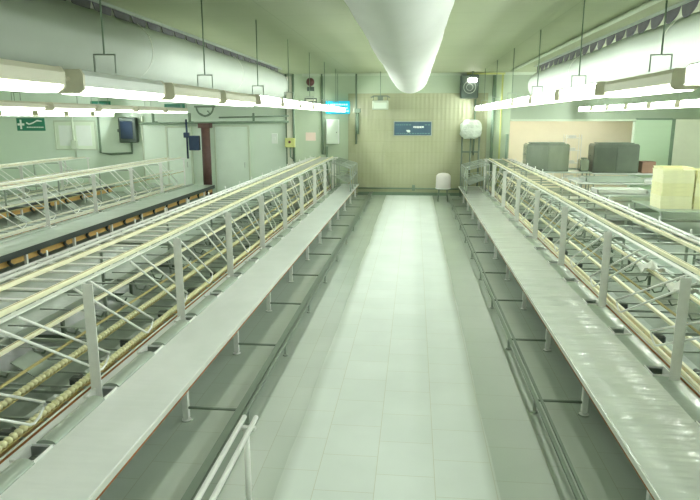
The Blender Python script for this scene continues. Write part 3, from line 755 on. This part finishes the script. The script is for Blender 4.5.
put('door', MB().box(-.27,.25,-.31,-.28,-.34,.36,.02).mesh('door', M['screen']), t)
put('side_switch', MB().box(-.46,-.36,-.18,-.1,-.08,.04,.01).mesh('side_switch', M['rail_dark']), t)
o = put('wall_conduit', MB().tube([(-12.85,0,3.3),(-12.85,0,1.60),(-12.4,0,1.55),(-11.5,0,1.6),(-11.5,0,2.02)], .045).mesh('wall_conduit', M['pipe_g']), None, (0, YW-.06, 0)); tag(o, 'dark green conduit looping under the dark electrical box', 'conduit')
o = put('wall_conduit', MB().tube([(-14.1,0,3.4),(-14.1,0,2.3),(-14.05,0,1.4)], .04).box(-14.2,-13.95,-.08,.04,1.75,2.1).mesh('wall_conduit', M['pipe_l']), None, (.15, YW-.1, 0)); tag(o, 'grey-green vertical conduit crossing the pale notice board', 'conduit')
# overhead rail with hooks and pipes
o = put('overhead_pipe', MB().tube([(-11.0,0,2.78),(-4.9,0,2.86)], .045).tube([(-7.7,.02,3.02),(-4.9,.02,3.08)], .03).mesh('overhead_pipe', M['pipe_g']), None, (0, YW-.35, 0)); tag(o, 'dark green horizontal pipe run above the pale doors', 'pipe')
for i, x in enumerate((-10.4, -8.9, -6.3)):
    o = put('pipe_bracket', MB().box(-.04,.04,0,.33,-.03,.03).box(-.04,.04,-.04,.04,-.03,.35).mesh('pipe_bracket', M['pipe_g']), None, (x, YW-.33, 2.84)); tag(o, 'dark wall bracket of the pipe run, '+ORD[i]+' from the left', 'bracket', 'brackets of the pipe run')
o = put('round_column', MB().tube([(0,0,0),(0,0,2.76)], .17, 16).box(-.22,.22,-.22,.22,2.62,2.8).mesh('round_column', M['column']), None, (-8.15, YW-.7, 0)); tag(o, 'dark rusty round column standing between the two pale doors', 'column')
o = put('valve_box', MB().box(-.2,.2,-.12,.1,-.28,.28,.02).tube([(-.3,0,.9),(-.3,0,-.6)],.04).box(-.42,-.2,-.06,.06,.2,.4,.02).mesh('valve_box', M['screen']), None, (-8.5, YW-1.0, 2.05)); tag(o, 'dark blue valve box beside the rusty column', 'valve')
o = put('hose_loop', MB().tube([(.34*cos(pi+pi*j/14), 0, .34*sin(pi+pi*j/14)) for j in range(15)], .035, 8).box(-.42,.42,-.03,.03,-.02,.05).tube([(-.2,0,-.25),(0,0,-.36),(.2,0,-.25),(.1,0,-.15)], .03).mesh('hose_loop', M['pipe_g']), None, (-8.2, YW-.5, 3.42)); tag(o, 'dark hose hanging in a half loop above the rusty column', 'hose')
def exit_sign(x, z, lab):
    t = thing('green_sign', lab, 'sign', (x, YW, z), 'small green signs high on the left wall')
    put('panel', MB().box(-.42,.42,-.06,0,-.12,.12,.01).mesh('panel', M['sign_g']), t)
    l_ = MB(); q = -.3
    while q < .3: l_.box(q, q+.05, -.066, -.06, -.05, .05); q += .085
    put('lettering', l_.mesh('lettering', M['sign_t']), t)
exit_sign(-12.7, 3.55, 'small green sign high on wall above the dark electrical box')
exit_sign(-9.6, 3.43, 'small green sign high on wall left of the hose loop')

# ------------------------------------------------------------------ right side equipment
def steel_table(x0, x1, y0, y1, z, lab, m=None, shelf=True):
    t = thing('steel_table', lab, 'table', ((x0+x1)/2, (y0+y1)/2, 0)); w_ = (x1-x0)/2; d_ = (y1-y0)/2
    put('tabletop', MB().box(-w_, w_, -d_, d_, z-.04, z, .008).box(-w_, w_, d_-.02, d_, z, z+.06).mesh('tabletop', m or M['steel']), t)
    lg = MB().tube([(0,0,0),(0,0,z-.04)], .025, 8).mesh('leg', M['rail_grey'])
    for sx in (-1,1):
        for sy in (-1,1): put('leg', lg, t, (sx*(w_-.07), sy*(d_-.07), 0))
    if shelf:
        for zz in (.2,):
            put('shelf', MB().box(-w_+.05, w_-.05, -d_+.06, d_-.06, zz, zz+.02).mesh('shelf', M['steel']), t)
    return t
def hood(x0, x1, y, z0, z1, m, lab):
    t = thing('steel_cabinet', lab, 'steel cabinet', ((x0+x1)/2, y, z0)); w_ = (x1-x0)/2; h = z1-z0
    b = MB().prism([(-w_,0),(w_,0),(w_,h*.94),(w_*.93,h),(-w_*.93,h),(-w_,h*.94)], -.35, .35)
    put('body', b.mesh('body', m), t)
    put('top_ridge', MB().box(-w_*.8,w_*.8,-.25,.25,h,h+.04,.01).mesh('top_ridge', M['rail_dark']), t)
    for s_ in (-1,1):
        put('door', MB().box(.02 if s_ > 0 else -w_*.94, w_*.94 if s_ > 0 else -.02, -.372,-.352,.05,h*.9,.006).mesh('door', m), t)
        put('side_grip', MB().tube([(s_*w_, -.1, h*.6),(s_*(w_+.05), -.1, h*.6),(s_*(w_+.05), .1, h*.6),(s_*w_, .1, h*.6)], .012).mesh('side_grip', M['rail_dark']), t)
    return t
steel_table(3.85, 6.15, 22.3, 23.4, 1.16, 'steel table under the shiny steel cabinet by the cream recess')
hood(3.92, 5.38, 22.85, 1.165, 2.12, M['hood'], 'shiny steel cabinet in front of the cream recess, left one')
steel_table(6.17, 8.6, 22.3, 23.4, 1.12, 'steel table under the dull grey cabinet', M['top'])
hood(6.2, 7.72, 22.85, 1.125, 2.12, M['hood_d'], 'dull dark grey steel cabinet in front of the cream recess, right one')
o = put('tool_box', MB().box(-.16,.16,-.2,.2,0,.42,.03).box(-.1,.1,-.03,.03,.42,.47,.01).mesh('tool_box', M['hood']), None, (5.96, 22.8, 1.165)); tag(o, 'small steel box left of the dull grey cabinet', 'box')
o = put('carton', MB().box(-.22,.22,-.2,.2,0,.4,.005).box(-.03,.03,-.205,.205,.1,.405).mesh('carton', M['brown']), None, (8.1, 22.75, 1.125)); tag(o, 'dark brown carton right of the dull grey cabinet', 'carton')
t = thing('tall_rack', 'thin open wire rack standing inside the cream recess between cabinets', 'rack', (6.35, 26.2, 0))
b = MB()
for dx in (-.3,.3):
    for dy in (-.2,.2): b.tube([(dx,dy,0),(dx,dy,2.35)], .016, 6)
put('frame', b.mesh('frame', M['post']), t)
for z in (.6,1.2,1.7,2.2): put('shelf', MB().box(-.3,.3,-.2,.2,z,z+.02).box(-.2,.1,-.15,.15,z+.02,z+.12).mesh('shelf', M['post']), t)
steel_table(5.2, 9.2, 20.3, 21.7, .98, 'long pale steel table in front of the cabinets on the right', M['top_r'])
steel_table(5.4, 9.6, 18.1, 19.4, .85, 'grey steel table behind the yellow tray stacks')
steel_table(5.95, 9.4, 15.6, 17.6, .80, 'steel table carrying the yellow tray stacks')
o = put('fish_tray', MB().box(-.9,.9,-.4,.4,0,.03,.01).box(-.9,-.86,-.4,.4,.03,.14).box(.86,.9,-.4,.4,.03,.14).box(-.9,.9,-.4,-.36,.03,.14).box(-.9,.9,.36,.4,.03,.14).mesh('fish_tray', M['steel']), None, (6.4, 21.0, .985)); tag(o, 'wide shallow steel tray lying on the long pale table', 'tray')
o = put('fish_tray', MB().box(-.7,.7,-.35,.35,0,.03,.01).box(-.7,-.66,-.35,.35,.03,.12).box(.66,.7,-.35,.35,.03,.12).box(-.7,.7,-.35,-.31,.03,.12).box(-.7,.7,.31,.35,.03,.12).mesh('fish_tray', M['whitebar']), None, (6.0, 18.9, .855)); tag(o, 'white shallow tray on the table behind the yellow stacks', 'tray')
o = put('white_tub', MB().tube([(0,0,0),(0,0,.02),(0,0,.38),(0,0,.40)], [.16,.18,.2,.2], 18).mesh('white_tub', M['white']), None, (7.25, 18.4, .855)); tag(o, 'white tub standing just behind the yellow tray stacks', 'tub')
# yellow trays in stacks
def tray_mesh(w_, d_, h, m):
    b = MB(); tk = .02
    b.box(-w_,w_,-d_,d_,0,.012)
    b.box(-w_,-w_+tk,-d_,d_,.012,h-.014).box(w_-tk,w_,-d_,d_,.012,h-.014).box(-w_+tk,w_-tk,-d_,-d_+tk,.012,h-.014).box(-w_+tk,w_-tk,d_-tk,d_,.012,h-.014)
    b.box(-w_-.012,-w_+tk,-d_-.012,d_+.012,h-.014,h).box(w_-tk,w_+.012,-d_-.012,d_+.012,h-.014,h).box(-w_+tk,w_-tk,-d_-.012,-d_+tk,h-.014,h).box(-w_+tk,w_-tk,d_-tk,d_+.012,h-.014,h)
    return b.mesh('tray', m)
tm = [tray_mesh(.37,.34,.104,M['tray2']), tray_mesh(.37,.34,.104,M['tray'])]
for si, (sx, sy, nm, lv) in enumerate(((6.44, 16.25, 'front left stack', 9), (7.23, 16.25, 'front right stack', 9), (8.03, 16.3, 'stack farthest right', 9), (6.77, 17.15, 'stack behind the front two', 9))):
    for k in range(lv):
        o = put('tray', tm[(si+k//3) % 2], None, (sx+random.uniform(-.008,.008), sy+random.uniform(-.008,.008), .802+k*.106))
        tag(o, 'pale yellow plastic tray, '+ORD[k]+' from the bottom of the '+nm, 'tray', 'yellow plastic trays of the '+nm)
# drain channel table beyond the right rack
t = thing('drain_channel', 'broad low steel channel on the floor between left rack and second row', 'channel', (-5.15, 2.5, 0))
put('channel', MB().prism([(-.42,.42),(-.42,.30),(.42,.30),(.42,.42),(.40,.42),(.40,.32),(-.40,.32),(-.40,.42)], 0, 20).mesh('channel', M['sheet']), t)
lg = MB().box(-.4,.4,-.02,.02,.02,.06).box(-.4,-.36,-.02,.02,0,.3).box(.36,.4,-.02,.02,0,.3).mesh('leg', M['rail_dark'])
for i in range(9): put('leg', lg, t, (0, 1+i*2.1, 0))
t = thing('drain_channel', 'low steel channel on legs running behind the right conveyor rack', 'channel', (4.25, 3.5, 0))
put('channel', MB().prism([(-.22,.52),(-.22,.40),(.22,.40),(.22,.52),(.20,.52),(.20,.42),(-.20,.42),(-.20,.52)], 0, 19).mesh('channel', M['steel']), t)
lg = MB()
lg = MB().box(-.2,.2,-.02,.02,.02,.06).box(-.2,-.16,-.02,.02,0,.4).box(.16,.2,-.02,.02,0,.4).mesh('leg', M['rail_dark'])
for i in range(9): put('leg', lg, t, (0, 1+i*2.1, 0))
# dark pipe trolley frames right of rack
for i, y in enumerate((7.6, 10.2)):
    t = thing('frame_trolley', 'dark open tube trolley frame right of the right rack, '+('nearer' if i == 0 else 'farther')+' one', 'trolley', (5.3, y, 0), 'dark tube trolleys')
    b = MB()
    for dx in (-.45,.45):
        for dy in (-.8,.8): b.tube([(dx,dy,.1),(dx,dy,.9)], .022)
    for z in (.3,.6,.9):
        b.tube([(-.45,-.8,z),(.45,-.8,z),(.45,.8,z),(-.45,.8,z)], .02, closed=True)
    put('frame', b.mesh('frame', M['rail_dark']), t)
    put('shelf', MB().box(-.43,.43,-.78,.78,.32,.34).mesh('shelf', M['steel']), t)
    wh = MB().tube([(-.02,0,.06),(.02,0,.06)], .06, 14).mesh('wheel', M['black'])
    for dx in (-.45,.45):
        for dy in (-.8,.8): put('wheel', wh, t, (dx, dy, 0))

# white rags on the right rack
def rag(loc, lab, sd):
    random.seed(sd); b = MB(); n = 9; vs = []
    for i in range(n):
        for j in range(n):
            u, v = i/(n-1)-.5, j/(n-1)-.5
            vs.append((u*.26+random.uniform(-.012,.012), v*.30+random.uniform(-.012,.012), .05*cos(u*7)*cos(v*5)-.14*abs(u)+random.uniform(-.008,.01)))
    fs = [(i*n+j, (i+1)*n+j, (i+1)*n+j+1, i*n+j+1) for i in range(n-1) for j in range(n-1)]
    b.add(vs, fs, True); o = put('rag', b.mesh('rag', M['rag']), None, loc); tag(o, lab, 'rag', 'white rags on the right rack')
    md = o.modifiers.new('thick', 'SOLIDIFY'); md.thickness = .006
rag((3.19, 8.45, 1.09), 'crumpled white rag on the middle rail of the right rack, farther one', 1)
rag((3.19, 7.45, 1.09), 'crumpled white rag on the middle rail of the right rack, nearer one', 2)

# ------------------------------------------------------------------ world and colour
wd = bpy.data.worlds.new('world'); bpy.context.scene.world = wd; wd.use_nodes = True
wd.node_tree.nodes['Background'].inputs['Color'].default_value = (.8,.95,.8,1); wd.node_tree.nodes['Background'].inputs['Strength'].default_value = .05
S = bpy.context.scene
S.view_settings.view_transform = 'Standard'; S.view_settings.look = 'None'; S.view_settings.gamma = 1.; S.view_settings.exposure = 0.08
S.view_settings.use_curve_mapping = False
S.cycles.use_denoising = True; S.cycles.max_bounces = 8; S.cycles.diffuse_bounces = 6; S.cycles.glossy_bounces = 3
S.cycles.caustics_reflective = False; S.cycles.caustics_refractive = False; S.cycles.sample_clamp_indirect = 6
